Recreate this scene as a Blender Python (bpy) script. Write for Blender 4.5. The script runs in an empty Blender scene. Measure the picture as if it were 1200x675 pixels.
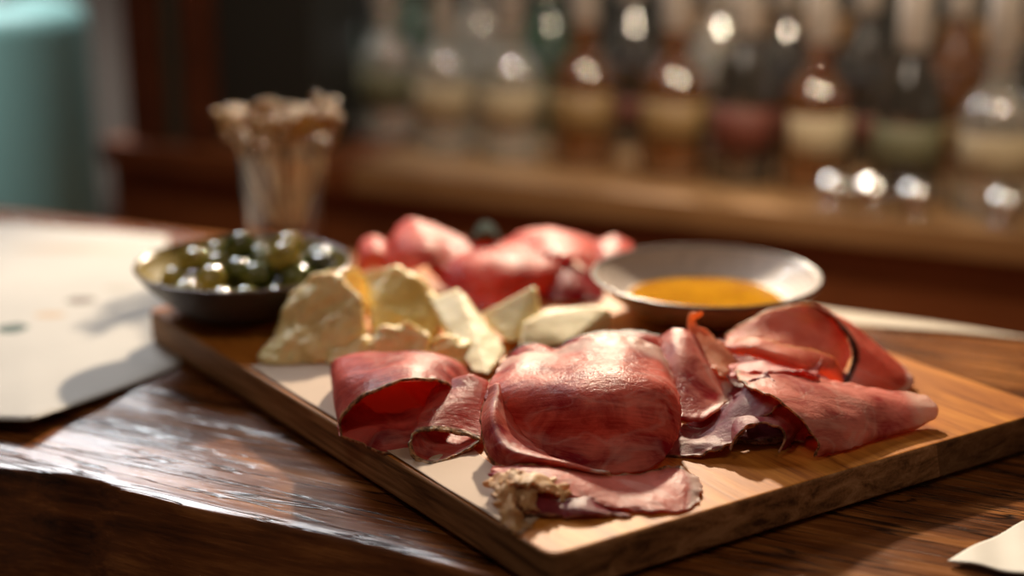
import bpy, bmesh, math, random
from mathutils import Vector, Matrix, noise
from mathutils.bvhtree import BVHTree
S = bpy.context.scene
COL = S.collection
random.seed(7)
# ---------------------------------------------------------------- camera
F, PITCH, CAMZ = 1850.0, math.radians(16.5), 0.322
BT = 0.022                                   # top of the cutting board above the counter
cam_d = bpy.data.cameras.new('camera'); cam = bpy.data.objects.new('camera', cam_d); COL.objects.link(cam)
cam.location = (0, 0, CAMZ); cam.rotation_euler = (math.pi/2 - PITCH, 0, 0)
cam_d.sensor_width = 36; cam_d.lens = F/1200*36; cam_d.clip_start = .02; cam_d.clip_end = 50
cam_d.dof.use_dof = True; cam_d.dof.focus_distance = 0.772; cam_d.dof.aperture_fstop = 2.4
S.camera = cam
S.view_settings.view_transform = 'Standard'; S.view_settings.look = 'None'
S.view_settings.gamma = 1; S.view_settings.use_curve_mapping = False
S.view_settings.exposure = 0.12
# ---------------------------------------------------------------- light
w = bpy.data.worlds.new('world'); S.world = w; w.use_nodes = True
w.node_tree.nodes['Background'].inputs[0].default_value = (.62, .42, .30, 1)
w.node_tree.nodes['Background'].inputs[1].default_value = .11
def light(name, kind, loc, target, energy, color, **kw):
    d = bpy.data.lights.new(name, kind); d.energy = energy; d.color = color
    for k, v in kw.items(): setattr(d, k, v)
    o = bpy.data.objects.new(name, d); COL.objects.link(o); o.location = loc
    o.rotation_euler = (Vector(target)-Vector(loc)).to_track_quat('-Z', 'Y').to_euler()
    return o
# assumed daylight, added for the counter glare, from an assumed window above the frame
light('assumed_daylight', 'AREA', (-.62, 2.42, 1.20), (0, .75, 0), 36, (.95, .97, 1.0), shape='RECTANGLE', size=.80, size_y=.62)
# assumed pendant, read off the shadows, behind and right of the board: the key
light('assumed_pendant', 'SPOT', (.10, 2.06, .68), (.10, .84, .03), 135, (1.0, .82, .60), shadow_soft_size=.028, spot_size=math.radians(64), spot_blend=.5)
light('unseen_spot', 'SPOT', (-.45, .25, 1.5), (-.05, .85, 0), 8, (1.0, .84, .68), shadow_soft_size=.16, spot_size=math.radians(60), spot_blend=.6)  # added soft fill from the camera side, lifts the food's front
light('unseen_spot', 'SPOT', (.8, .35, 1.5), (.05, .78, 0), 6, (1.0, .80, .60), shadow_soft_size=.16, spot_size=math.radians(60), spot_blend=.6)  # second added front fill, from the right
light('unseen_spot', 'SPOT', (.62, .80, 1.1), (.62, 1.70, .0), 40, (1.0, .82, .60), shadow_soft_size=.05, spot_size=math.radians(56), spot_blend=.6)  # added front spot for bottle highlights and the cabinet face
light('unseen_spot', 'SPOT', (.0, 1.0, 1.2), (.1, 1.98, .0), 32, (1.0, .86, .70), shadow_soft_size=.05, spot_size=math.radians(50), spot_blend=.6)  # second added spot for bottle highlights
light('unseen_spot', 'SPOT', (-1.1, 1.2, 1.2), (-.85, 2.1, .0), 75, (.90, 1.0, 1.0), shadow_soft_size=.06, spot_size=math.radians(30), spot_blend=.7)  # added to brighten the teal tank alone

# ---------------------------------------------------------------- geometry helpers
cp, sp = math.cos(PITCH), math.sin(PITCH)
def ray(px, py):
    a = (px-600)/F; b = -(py-337.5)/F
    return Vector((a, cp+b*sp, -sp+b*cp))
def R(px, py, z=0.0):                        # where the sight line meets the level z
    d = ray(px, py); t = (z-CAMZ)/d.z
    return Vector((0, 0, CAMZ)) + d*t
def C(px, py, gy, zb=BT):                    # a point standing over the board row gy
    y = R(px, gy, zb).y; d = ray(px, py); t = y/d.y
    return Vector((0, 0, CAMZ)) + d*t
def cr(p, t):                                # Catmull-Rom through a list of vectors, t in 0..1
    n = len(p)-1; x = min(max(t, 0), 1)*n; i = min(int(x), n-1); f = x-i
    a = p[i-1] if i > 0 else p[0]*2-p[1]
    b, c = p[i], p[i+1]
    d = p[i+2] if i+2 <= n else p[n]*2-p[n-1]
    return .5*((2*b)+(c-a)*f+(2*a-5*b+4*c-d)*f*f+(3*b-a-3*c+d)*f**3)
def mesh_obj(name, verts, faces, mats, parent=None, uvs=None, smooth=True, fmat=None):
    me = bpy.data.meshes.new(name); me.from_pydata([tuple(v) for v in verts], [], faces)
    for m in (mats if isinstance(mats, (list, tuple)) else [mats]): me.materials.append(m)
    if uvs:
        ul = me.uv_layers.new(name='UVMap')
        for l in me.loops: ul.data[l.index].uv = uvs[l.vertex_index]
    for i, p in enumerate(me.polygons):
        p.use_smooth = smooth
        if fmat: p.material_index = fmat[i]
    o = bpy.data.objects.new(name, me); COL.objects.link(o)
    if parent: o.parent = parent
    me.update()
    return o
def tag(o, label=None, cat=None, group=None, kind=None):
    if label: o['label'] = label
    if cat: o['category'] = cat
    if group: o['group'] = group
    if kind: o['kind'] = kind
    return o
def empty(name, loc=(0, 0, 0), rz=0, **kw):
    o = bpy.data.objects.new(name, None); COL.objects.link(o); o.location = loc; o.rotation_euler = (0, 0, rz)
    o.empty_display_size = .02
    return tag(o, **kw)
def recalc(o):
    bm = bmesh.new(); bm.from_mesh(o.data); bmesh.ops.recalc_face_normals(bm, faces=bm.faces); bm.to_mesh(o.data); bm.free(); return o
def box(name, lo, hi, mat, parent=None, bevel=.002, loc=(0, 0, 0), rz=0):
    bm = bmesh.new(); bmesh.ops.create_cube(bm, size=1)
    for v in bm.verts:
        v.co = Vector([lo[k]+(hi[k]-lo[k])*(v.co[k]+.5) for k in range(3)])
    if bevel: bmesh.ops.bevel(bm, geom=bm.edges[:], offset=bevel, segments=3, affect='EDGES', profile=.5)
    me = bpy.data.meshes.new(name); bm.to_mesh(me); bm.free(); me.materials.append(mat)
    for p in me.polygons: p.use_smooth = False
    o = bpy.data.objects.new(name, me); COL.objects.link(o)
    if parent: o.parent = parent
    o.location = loc; o.rotation_euler = (0, 0, rz)
    return o
def lathe(name, prof, mat, parent=None, seg=48, wob=0, loc=(0, 0, 0)):
    vs, fs = [], []; n = len(prof)
    for j in range(seg):
        a = 2*math.pi*j/seg
        for (r, z) in prof: vs.append((r*math.cos(a), r*math.sin(a), z))
    for j in range(seg):
        k = (j+1) % seg
        for i in range(n-1): fs.append((j*n+i, k*n+i, k*n+i+1, j*n+i+1))
    o = mesh_obj(name, vs, fs, mat, parent)
    bm = bmesh.new(); bm.from_mesh(o.data); bmesh.ops.remove_doubles(bm, verts=bm.verts, dist=1e-6)
    bmesh.ops.dissolve_degenerate(bm, dist=1e-7, edges=bm.edges)
    bmesh.ops.recalc_face_normals(bm, faces=bm.faces); bm.to_mesh(o.data); bm.free()
    o.location = loc
    return o
def smooth_prof(p, k=6):
    v = [Vector((a, b, 0)) for a, b in p]; n = (len(p)-1)*k
    return [(max(q.x, 0), q.y) for q in (cr(v, i/n) for i in range(n+1))]

# ---------------------------------------------------------------- materials
class NT:
    def __init__(s, name):
        s.m = bpy.data.materials.new(name); s.m.use_nodes = True; s.t = s.m.node_tree
        s.b = s.t.nodes['Principled BSDF']; s.out = s.t.nodes['Material Output']
    def n(s, typ, ins=None, **kw):
        o = s.t.nodes.new('ShaderNode'+typ)
        for k, v in kw.items(): setattr(o, k, v)
        for k, v in (ins or {}).items():
            if isinstance(v, bpy.types.NodeSocket): s.t.links.new(v, o.inputs[k])
            else: o.inputs[k].default_value = v
        return o
    def l(s, a, b): s.t.links.new(a, b)
    def set(s, **kw):
        for k, v in kw.items():
            i = s.b.inputs[k.replace('_', ' ')]
            if isinstance(v, bpy.types.NodeSocket): s.l(v, i)
            else: i.default_value = v
        return s
    def ramp(s, fac, stops, interp='LINEAR'):
        r = s.n('ValToRGB', {'Fac': fac}); c = r.color_ramp; c.interpolation = interp
        while len(c.elements) < len(stops): c.elements.new(.5)
        for e, (p, col) in zip(c.elements, stops):
            e.position = p; e.color = (*col, 1) if len(col) == 3 else col
        return r.outputs[0]
    def math(s, op, a, b=0.0, c=0.0, clamp=False):
        o = s.t.nodes.new('ShaderNodeMath'); o.operation = op; o.use_clamp = clamp
        for i, v in enumerate((a, b, c)):
            if isinstance(v, bpy.types.NodeSocket): s.l(v, o.inputs[i])
            else: o.inputs[i].default_value = v
        return o.outputs[0]
    def mix(s, f, a, b, mode='MIX'):
        o = s.n('Mix', data_type='RGBA', blend_type=mode)
        for i, v in ((0, f), (6, a), (7, b)):
            if isinstance(v, bpy.types.NodeSocket): s.l(v, o.inputs[i])
            else: o.inputs[i].default_value = v if i == 0 or len(v) == 4 else (*v, 1)
        return o.outputs[2]
    def bump(s, h, strength=.3, dist=.001):
        return s.n('Bump', {'Height': h, 'Strength': strength, 'Distance': dist}).outputs[0]
def sm(a, b):  # smooth-step node args
    return a, b
def plain(name, col, rough=.5, metal=0, **kw):
    t = NT(name); t.set(Base_Color=(*col, 1), Roughness=rough, Metallic=metal)
    for k, v in kw.items(): t.b.inputs[k.replace('_', ' ')].default_value = v
    return t.m
def wood(name, dark, mid, light_, scale=1.0, rough=.35, bumps=.25, coat=0, crack=.0, stretch=12, rings=1.0):
    t = NT(name); tc = t.n('TexCoord')
    mp = t.n('Mapping', {'Vector': tc.outputs['Object'], 'Scale': (scale, scale*stretch, scale*stretch)})
    wv = t.n('TexNoise', {'Vector': mp.outputs[0], 'Scale': 3.2, 'Detail': 8, 'Roughness': .62, 'Distortion': .6*rings})
    mp2 = t.n('Mapping', {'Vector': tc.outputs['Object'], 'Scale': (scale*5, scale*stretch*9, scale*stretch*9)})
    fn = t.n('TexNoise', {'Vector': mp2.outputs[0], 'Scale': 3.0, 'Detail': 5, 'Roughness': .6})
    big = t.n('TexNoise', {'Vector': tc.outputs['Object'], 'Scale': 5.0*scale, 'Detail': 3})
    v = t.math('ADD', t.math('MULTIPLY', wv.outputs[0], .75), t.math('MULTIPLY', fn.outputs[0], .25))
    v = t.math('ADD', v, t.math('MULTIPLY', t.math('SUBTRACT', big.outputs[0], .5), .25))
    c = t.ramp(v, [(.32, dark), (.5, mid), (.68, light_)])
    if crack:
        mp3 = t.n('Mapping', {'Vector': tc.outputs['Object'], 'Scale': (scale*1.4, scale*stretch*2.2, scale*stretch)})
        ck = t.n('TexNoise', {'Vector': mp3.outputs[0], 'Scale': 2.4, 'Detail': 3, 'Distortion': .4})
        m = t.math('ABSOLUTE', t.math('SUBTRACT', ck.outputs[0], .5))
        m = t.ramp(m, [(.0, (1, 1, 1)), (.022, (0, 0, 0))])
        nzz = t.n('SeparateXYZ', {'Vector': t.n('NewGeometry').outputs['Normal']}).outputs[2]
        m = t.math('MULTIPLY', m, t.n('MapRange', {'Value': nzz, 'From Min': .85, 'From Max': .97}).outputs[0])
        c = t.mix(t.math('MULTIPLY', m, crack), c, tuple(x*.25 for x in dark))
        v = t.math('SUBTRACT', v, t.math('MULTIPLY', m, .8*crack))
    rg = t.math('ADD', t.math('MULTIPLY', fn.outputs[0], .25), rough-.12)
    t.set(Base_Color=c, Roughness=rg, Normal=t.bump(v, bumps, .0015), Coat_Weight=coat, Coat_Roughness=.12)
    return t.m

def ham_mat(name, lit, deep, fat=None, rind=None, rind_col=(.50, .24, .06), fat_col=(.80, .55, .46), vein=.5, thin=.35, seed=0.0, fat2=None):
    """cured ham: fat / rind = (axis, side, width) over the slice's own surface coordinates"""
    t = NT(name); tc = t.n('TexCoord'); uv = t.n('SeparateXYZ', {'Vector': tc.outputs['UV']})
    ob = tc.outputs['Object']
    off = t.n('Mapping', {'Vector': ob, 'Location': (seed, seed*.7, 0)}).outputs[0]
    n1 = t.n('TexNoise', {'Vector': off, 'Scale': 38, 'Detail': 5, 'Roughness': .6, 'Distortion': .8})
    n2 = t.n('TexNoise', {'Vector': off, 'Scale': 320, 'Detail': 4, 'Roughness': .7})
    n3 = t.n('TexNoise', {'Vector': off, 'Scale': 16, 'Detail': 3, 'Distortion': 1.6})
    # long muscle fibres follow u
    mp = t.n('Mapping', {'Vector': tc.outputs['UV'], 'Scale': (3, 26, 1), 'Location': (seed, 0, 0)})
    fb = t.n('TexNoise', {'Vector': mp.outputs[0], 'Scale': 2.0, 'Detail': 5, 'Distortion': .7})
    f = t.math('ADD', t.math('MULTIPLY', n1.outputs[0], .8), t.math('MULTIPLY', fb.outputs[0], .2))
    c = t.ramp(f, [(.34, deep), (.52, lit), (.72, tuple(min(1, x*1.25+.06) for x in lit))])
    c = t.n('HueSaturation', {'Hue': .494, 'Saturation': 1.06, 'Value': 1.10, 'Color': c}).outputs[0]
    # marbling: thin wandering pale lines
    v = t.math('ABSOLUTE', t.math('SUBTRACT', n3.outputs[0], .5))
    v = t.ramp(v, [(.0, (1, 1, 1)), (.035, (0, 0, 0))])
    c = t.mix(t.math('MULTIPLY', t.math('MULTIPLY', v, vein), n1.outputs[0]), c, fat_col)
    wob = t.math('MULTIPLY', t.math('SUBTRACT', n1.outputs[0], .5), .22)
    def band(spec, soft):
        ax, side, wd = spec
        s = uv.outputs[ax]
        d = s if side == 0 else t.math('SUBTRACT', 1.0, s)
        d = t.math('ADD', d, t.math('MULTIPLY', wob, min(1.0, wd*5)))
        return t.n('MapRange', {'Value': d, 'From Min': wd*(1-soft), 'From Max': wd*(1+soft), 'To Min': 1.0, 'To Max': 0.0}, interpolation_type='SMOOTHSTEP').outputs[0]
    fm = 0.0
    for sp_ in (fat, fat2):
        if sp_:
            b = band(sp_, .35); c = t.mix(b, c, fat_col); fm = b
    if rind:
        b = band(rind, .3)
        rc = t.ramp(n2.outputs[0], [(.42, tuple(x*.25 for x in rind_col)), (.56, rind_col)])
        c = t.mix(b, c, rc)
    wr = t.n('TexNoise', {'Vector': off, 'Scale': 95, 'Detail': 4, 'Roughness': .6, 'Distortion': 1.2})
    h = t.math('ADD', t.math('ADD', t.math('MULTIPLY', n2.outputs[0], .28), t.math('MULTIPLY', f, .8)), t.math('MULTIPLY', wr.outputs[0], .45))
    rg = t.n('MapRange', {'Value': n1.outputs[0], 'From Min': .3, 'From Max': .7, 'To Min': .28, 'To Max': .46}).outputs[0]
    n4 = t.n('TexNoise', {'Vector': off, 'Scale': 1100, 'Detail': 2})
    h = t.math('ADD', h, t.math('MULTIPLY', n4.outputs[0], .10))
    nb = t.bump(h, .6, .0022)
    t.set(Base_Color=c, Roughness=rg, Normal=nb, Subsurface_Weight=0.0)
    t.b.inputs['Specular IOR Level'].default_value = .26
    tr = t.n('BsdfTranslucent', {'Color': t.mix(1.0, t.mix(.18, c, (1, .25, .12)), (1.0, .75, .6), 'MULTIPLY')})
    mx = t.n('MixShader', {0: thin, 1: t.b.outputs[0], 2: tr.outputs[0]})
    t.l(mx.outputs[0], t.out.inputs['Surface'])
    return t.m

def sheet_geo(rows, nu=64, nv=40, amp=.0006, ruff=.0012, seed=0, freq=60):
    """a thin curved sheet through rows of control points -> (grid of points)"""
    rr = [[cr(r, i/(nu-1)) for i in range(nu)] for r in rows]
    g = []
    for j in range(nv):
        g.append([cr([q[i] for q in rr], j/(nv-1)) if len(rr) > 2 else rr[0][i].lerp(rr[1][i], j/(nv-1)) for i in range(nu)])
    so = Vector((seed*3.1, seed*1.7, seed*.9)); out = []
    for j in range(nv):
        row = []
        for i in range(nu):
            p = g[j][i]
            e = min(i, nu-1-i)/(nu-1); e2 = min(j, nv-1-j)/(nv-1)
            k = max(0, 1-min(e, e2)/.10)
            a = noise.noise_vector(p*freq+so)*amp*1.6 + noise.noise_vector(p*freq*3.2+so)*ruff*k
            q = p+a
            if q.z < BT+.0006: q.z = BT+.0006
            row.append(q)
        out.append(row)
    return out
def sheet(name, patches, mats, parent=None, thick=.0011, **kw):
    """patches: list of dict(rows, m) joined as one mesh"""
    vs, fs, uv, fm = [], [], [], []
    for k, P in enumerate(patches):
        P = P if isinstance(P, dict) else dict(rows=P)
        rows = [[C(*q) if not isinstance(q, Vector) else q for q in r] for r in P['rows']]
        nu, nv = P.get('nu', 64), P.get('nv', 40)
        g = sheet_geo(rows, nu, nv, P.get('amp', .0006), P.get('ruff', .0010), P.get('seed', k)+kw.get('seed', 0), P.get('freq', 60))
        b = len(vs)
        for j in range(nv):
            for i in range(nu):
                vs.append(g[j][i]); uv.append((i/(nu-1), j/(nv-1)))
        for j in range(nv-1):
            for i in range(nu-1):
                a = b+j*nu+i; fs.append((a, a+1, a+nu+1, a+nu)); fm.append(P.get('m', 0))
    o = mesh_obj(name, vs, fs, mats, parent, uvs=uv, fmat=fm)
    md = o.modifiers.new('thickness', 'SOLIDIFY'); md.thickness = thick; md.offset = 0
    return o
def slab(name, outline, z0, z1, mat, parent=None, bevel=.0, smooth=False):
    bm = bmesh.new(); vs = [bm.verts.new((p[0], p[1], z0)) for p in outline]
    f = bm.faces.new(vs); r = bmesh.ops.extrude_face_region(bm, geom=[f])
    for v in r['geom']:
        if isinstance(v, bmesh.types.BMVert): v.co.z = z1
    bmesh.ops.recalc_face_normals(bm, faces=bm.faces)
    if bevel: bmesh.ops.bevel(bm, geom=bm.edges[:], offset=bevel, segments=3, affect='EDGES', profile=.5)
    me = bpy.data.meshes.new(name); bm.to_mesh(me); bm.free(); me.materials.append(mat)
    o = bpy.data.objects.new(name, me); COL.objects.link(o)
    if parent: o.parent = parent
    return o

# ---------------------------------------------------------------- the place: counter frame
Pa, Pb = R(0, 243), R(1200, 396)
U = (Pb-Pa).normalized(); V = Vector((-U.y, U.x, 0))        # U: along the bar to the right, V: away from us
ANG = math.atan2(U.y, U.x)
O0 = Pa.copy()
def loc_uv(p): d = Vector((p.x, p.y, 0))-O0; return d.dot(U), d.dot(V)
def world_uv(u, v, z=0): q = O0+U*u+V*v; return Vector((q.x, q.y, z))
M_counter = wood('counter_wood', (.018, .005, .002), (.17, .052, .012), (.42, .16, .042), scale=2.0, rough=.24, bumps=.3, crack=1.0, stretch=9)
M_dark = wood('back_bar_wood', (.06, .016, .005), (.17, .048, .013), (.26, .085, .022), scale=1.2, rough=.42, bumps=.2)
M_ledge = wood('ledge_wood', (.15, .07, .025), (.27, .14, .055), (.36, .20, .085), scale=1.2, rough=.38, bumps=.2)
M_post = wood('post_wood', (.045, .011, .004), (.09, .022, .007), (.13, .035, .010), scale=1.5, rough=.45)
M_floor = wood('floor_wood', (.03, .012, .005), (.07, .03, .013), (.11, .05, .02), scale=.8, rough=.5)
M_plaster = plain('plaster', (.22, .16, .13), .85)
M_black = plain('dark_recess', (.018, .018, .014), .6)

# floor, walls, ceiling
box('floor', (-2.6, -1.2, -1.10), (2.8, 3.2, -1.05), M_floor, bevel=0)['kind'] = 'structure'
wy = 2.55
# back wall with an assumed, unseen window opening above the bar
wx0, wx1, wz0, wz1 = -1.06, -.18, .85, 1.55
bm = bmesh.new()
def addbox(bm, lo, hi):
    r = bmesh.ops.create_cube(bm, size=1)
    for v in r['verts']: v.co = Vector([lo[k]+(hi[k]-lo[k])*(v.co[k]+.5) for k in range(3)])
for lo, hi in (((-2.6, wy, -1.05), (wx0, wy+.1, 1.8)), ((wx1, wy, -1.05), (2.8, wy+.1, 1.8)), ((wx0, wy, -1.05), (wx1, wy+.1, wz0)), ((wx0, wy, wz1), (wx1, wy+.1, 1.8))):
    addbox(bm, lo, hi)
me = bpy.data.meshes.new('wall_back'); bm.to_mesh(me); bm.free(); me.materials.append(M_plaster)
o = bpy.data.objects.new('wall_back', me); COL.objects.link(o); o['kind'] = 'structure'
box('wall_left', (-2.7, -1.2, -1.05), (-2.6, 2.65, 1.8), M_plaster, bevel=0)['kind'] = 'structure'
box('ceiling', (-2.7, .6, 1.8), (2.8, 2.65, 1.85), M_plaster, bevel=0)['kind'] = 'structure'
wn = empty('assumed_window', (wx0, wy, wz0)); wn['kind'] = 'structure'  # assumed window, added to go with the daylight area light
bm = bmesh.new(); W, H = wx1-wx0, wz1-wz0
for lo, hi in (((0, 0, 0), (.04, .06, H)), ((W-.04, 0, 0), (W, .06, H)), ((0, 0, 0), (W, .06, .04)), ((0, 0, H-.04), (W, .06, H)), ((W/2-.012, 0, 0), (W/2+.012, .05, H))): addbox(bm, lo, hi)
me = bpy.data.meshes.new('assumed_window_frame'); bm.to_mesh(me); bm.free(); me.materials.append(M_post)
o = bpy.data.objects.new('assumed_window_frame', me); COL.objects.link(o); o.parent = wn
M_pane = plain('assumed_pane_glass', (.9, .95, 1), .02, Transmission_Weight=1.0)
box('assumed_pane', (.04, .02, .04), (W-.04, .026, H-.04), M_pane, wn, bevel=0)

# ---------------------------------------------------------------- live-edge bar counter
CW = None
fe = [(-80, 540), (0, 546), (60, 551), (100, 553), (150, 573), (230, 594), (330, 612), (430, 634), (560, 668), (760, 716), (1000, 768), (1400, 840)]
fe_uv = [loc_uv(R(*p)) for p in fe]
def front_v(u):
    if u <= fe_uv[0][0]: return fe_uv[0][1]
    for (a, b), (c, d) in zip(fe_uv, fe_uv[1:]):
        if u <= c: 
            t = (u-a)/(c-a); t = t*t*(3-2*t); return b+(d-b)*t
    return fe_uv[-1][1]
us = [ -1.3+ .02*i for i in range(160)]
vs, fs = [], []
prof = [(-.000, .0, 0), (-.0012, -.0006, .1), (-.0024, -.0024, .3), (-.0045, -.008, .6), (-.0095, -.016, 1), (-.014, -.026, 1), (-.018, -.038, 1), (-.019, -.052, .8), (-.016, -.070, .5), (-.006, -.085, 0)]
NB = 60
for u in us:
    vf = front_v(u)
    col = []
    for k in range(NB+1):
        v = 0+(vf)*(k/NB)
        p = world_uv(u, v, 0)
        z = .0007*noise.noise(Vector((u*5, v*30, 0)))*(1 if k > 2 else 0)
        fade = min(1, (NB-k)/6)
        edge = max(0, 1-abs(v-vf)/.10)
        z -= .0010*edge**2
        z -= .0012*edge*max(0, noise.noise(Vector((u*4, v*60, 3))))
        col.append(Vector((u, v, z)))
    z0 = col[-1].z
    for dv, dz, wgt in prof[1:]:
        n_ = noise.noise(Vector((u*6, dz*30, 5)))*.006*wgt + noise.noise(Vector((u*22, dz*80, 9)))*.002*wgt
        col.append(Vector((u, vf+dv+n_, z0+dz+n_*.5)))
    col.append(Vector((u, 0, -.085)))
    vs += [c for c in col]
n = len(vs)//len(us)
for a in range(len(us)-1):
    for b in range(n):
        c = (b+1) % n
        fs.append((a*n+b, a*n+c, (a+1)*n+c, (a+1)*n+b))
fs.append(tuple(range(n))); fs.append(tuple(reversed([(len(us)-1)*n+i for i in range(n)])))
counter = recalc(mesh_obj('bar_counter', vs, fs, M_counter))
counter.location = (O0.x, O0.y, 0); counter.rotation_euler = (0, 0, ANG)
tag(counter, 'dark glossy live-edge wooden bar top under the serving board', 'counter')
# the panel that carries the bar top
cb = box('bar_plinth', (-1.2, -.30, -1.05), (1.6, -.05, -.095), M_dark, bevel=.002, loc=(O0.x, O0.y, 0), rz=ANG)
tag(cb, 'dark panelled base carrying the live-edge bar top', 'bar base')

# ---------------------------------------------------------------- cutting board
L_, N_ = R(172, 362, BT), R(646, 652, BT)
Bd = (R(1200, 490, BT)-N_).normalized(); e0, e1 = R(1033, 408, BT), R(1200, 466, BT)
Ad = (e1-e0)
den = Bd.x*Ad.y-Bd.y*Ad.x; t = ((e0.x-N_.x)*Ad.y-(e0.y-N_.y)*Ad.x)/den
Rc = N_+Bd*t; Fc = Rc+(L_-N_)
M_board = None
t_ = NT('board_wood'); tc = t_.n('TexCoord')
mp = t_.n('Mapping', {'Vector': tc.outputs['Object'], 'Scale': (22, 3.0, 60)})
a_ = t_.n('TexNoise', {'Vector': mp.outputs[0], 'Scale': 2.2, 'Detail': 7, 'Roughness': .6, 'Distortion': 1.0})
mp2 = t_.n('Mapping', {'Vector': tc.outputs['Object'], 'Scale': (300, 14, 300)})
b_ = t_.n('TexNoise', {'Vector': mp2.outputs[0], 'Scale': 2.0, 'Detail': 4})
v_ = t_.math('ADD', t_.math('MULTIPLY', a_.outputs[0], .8), t_.math('MULTIPLY', b_.outputs[0], .2))
topc = t_.ramp(v_, [(.33, (.11, .030, .006)), (.42, (.36, .11, .017)), (.56, (.57, .205, .032)), (.72, (.70, .31, .056))])
sidec = t_.ramp(v_, [(.36, (.085, .038, .016)), (.52, (.34, .165, .070)), (.68, (.55, .31, .15))])
obx = t_.n('SeparateXYZ', {'Vector': tc.outputs['Object']})
xs_ = (R(1063, 505, BT)-N_).length
lam = t_.math('GREATER_THAN', t_.math('ADD', obx.outputs[0], t_.math('MULTIPLY', obx.outputs[2], .25)), xs_+.004)
sidec = t_.mix(t_.math('MULTIPLY', lam, .55), sidec, (.06, .028, .012))
gn = t_.n('NewGeometry'); nz = t_.n('SeparateXYZ', {'Vector': gn.outputs['True Normal']}).outputs[2]
f_ = t_.n('MapRange', {'Value': nz, 'From Min': .75, 'From Max': .95}).outputs[0]
t_.set(Base_Color=t_.mix(f_, sidec, topc), Roughness=.5, Normal=t_.bump(v_, .5, .001)); t_.b.inputs['Specular IOR Level'].default_value = .12
M_board = t_.m
ang_b = math.atan2(Bd.y, Bd.x)
Mb = Matrix.Rotation(-ang_b, 4, 'Z')
def corner_round(pts, r=.008, k=5):
    out = []
    for i, p in enumerate(pts):
        a = (pts[i-1]-p).normalized(); b = (pts[(i+1) % len(pts)]-p).normalized()
        for j in range(k+1):
            s = j/k; q0 = p+a*r; q1 = p+b*r
            out.append(q0*(1-s)**2+p*2*s*(1-s)+q1*s*s)
    return out
outl = [Mb @ (Vector((q.x, q.y, 0))-Vector((N_.x, N_.y, 0))) for q in corner_round([L_, N_, Rc, Fc])]
board = slab('cutting_board', outl, 0.0022, BT, M_board, bevel=.0016)
board.location = (N_.x, N_.y, 0); board.rotation_euler = (0, 0, ang_b)
tag(board, 'rectangular honey-brown wooden serving board with dark sides on the bar', 'cutting board')

# ---------------------------------------------------------------- papers
def paper_mat(name, col, marks=()):
    t = NT(name); tc = t.n('TexCoord')
    n_ = t.n('TexNoise', {'Vector': tc.outputs['Object'], 'Scale': 14, 'Detail': 5})
    c = t.ramp(n_.outputs[0], [(.3, tuple(x*.90 for x in col)), (.7, col)])
    for (cx, cy, rx, ry, mc, k) in marks:          # printed drawings, soft-edged by the ink wash
        s = t.n('SeparateXYZ', {'Vector': tc.outputs['Object']})
        dx = t.math('DIVIDE', t.math('SUBTRACT', s.outputs[0], cx), rx); dy = t.math('DIVIDE', t.math('SUBTRACT', s.outputs[1], cy), ry)
        d = t.math('ADD', t.math('MULTIPLY', dx, dx), t.math('MULTIPLY', dy, dy))
        nn = t.n('TexNoise', {'Vector': tc.outputs['Object'], 'Scale': 160, 'Detail': 3})
        d = t.math('ADD', d, t.math('MULTIPLY', t.math('SUBTRACT', nn.outputs[0], .5), 1.6))
        m = t.n('MapRange', {'Value': d, 'From Min': .6, 'From Max': 1.2, 'To Min': k, 'To Max': 0.0}).outputs[0]
        c = t.mix(m, c, mc)
    t.set(Base_Color=c, Roughness=.75, Normal=t.bump(n_.outputs[0], .25, .002))
    return t.m
def mk(px, py, rx, ry, c, k): p = R(px, py); return (p.x, p.y, rx, ry, c, k)
marks = [mk(15, 390, .010, .011, (.02, .06, .045), 1), mk(60, 373, .011, .008, (.45, .30, .18), .8), mk(95, 355, .011, .009, (.10, .06, .04), .9),
         mk(140, 340, .012, .008, (.35, .32, .27), .7), mk(75, 294, .040, .012, (.40, .31, .24), .7), mk(130, 296, .02, .01, (.5, .42, .35), .5), mk(30, 278, .03, .008, (.5, .42, .36), .5)]
M_menu = paper_mat('menu_paper', (.50, .475, .44), marks)
# left paper: corners seen at back right, right, front; near corner curls up off the bar
def flat_sheet(name, corners, mat, lift=lambda s, t: .0012, nu=40, nv=40, thick=.0006):
    a, b, c, d = corners; vs, fs = [], []
    for j in range(nv):
        for i in range(nu):
            s, t = i/(nu-1), j/(nv-1)
            p = (a.lerp(b, s)).lerp(d.lerp(c, s), t); vs.append(Vector((p.x, p.y, lift(s, t))))
    for j in range(nv-1):
        for i in range(nu-1):
            k = j*nu+i; fs.append((k, k+1, k+nu+1, k+nu))
    o = mesh_obj(name, vs, fs, mat); md = o.modifiers.new('thickness', 'SOLIDIFY'); md.thickness = thick
    return o
def menu_sheet():
    lo = [R(-330, 470), R(36, 512), R(212, 430)]; hi = [R(-330, 250), R(20, 264), R(196, 279)]
    vs, fs = [], []; ni, nj = 70, 40
    for j in range(nj):
        t = j/(nj-1)
        for i in range(ni):
            s_ = i/(ni-1)
            f = lambda p: p[0].lerp(p[1], s_/.6) if s_ < .6 else p[1].lerp(p[2], (s_-.6)/.4)
            q = f(lo).lerp(f(hi), t)
            z = .0013+.008*max(0, 1-abs(s_-.60)/.36)**1.3*(1-t)**3+.004*max(0, .5-s_)*(1-t)
            vs.append(Vector((q.x, q.y, z)))
    for j in range(nj-1):
        for i in range(ni-1):
            k = j*ni+i; fs.append((k, k+1, k+ni+1, k+ni))
    o = mesh_obj('paper_menu', vs, fs, M_menu); md = o.modifiers.new('thickness', 'SOLIDIFY'); md.thickness = .0005
    return o
pm = menu_sheet()
tag(pm, 'large cream paper menu with small printed drawings left of the board', 'paper menu')
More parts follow.
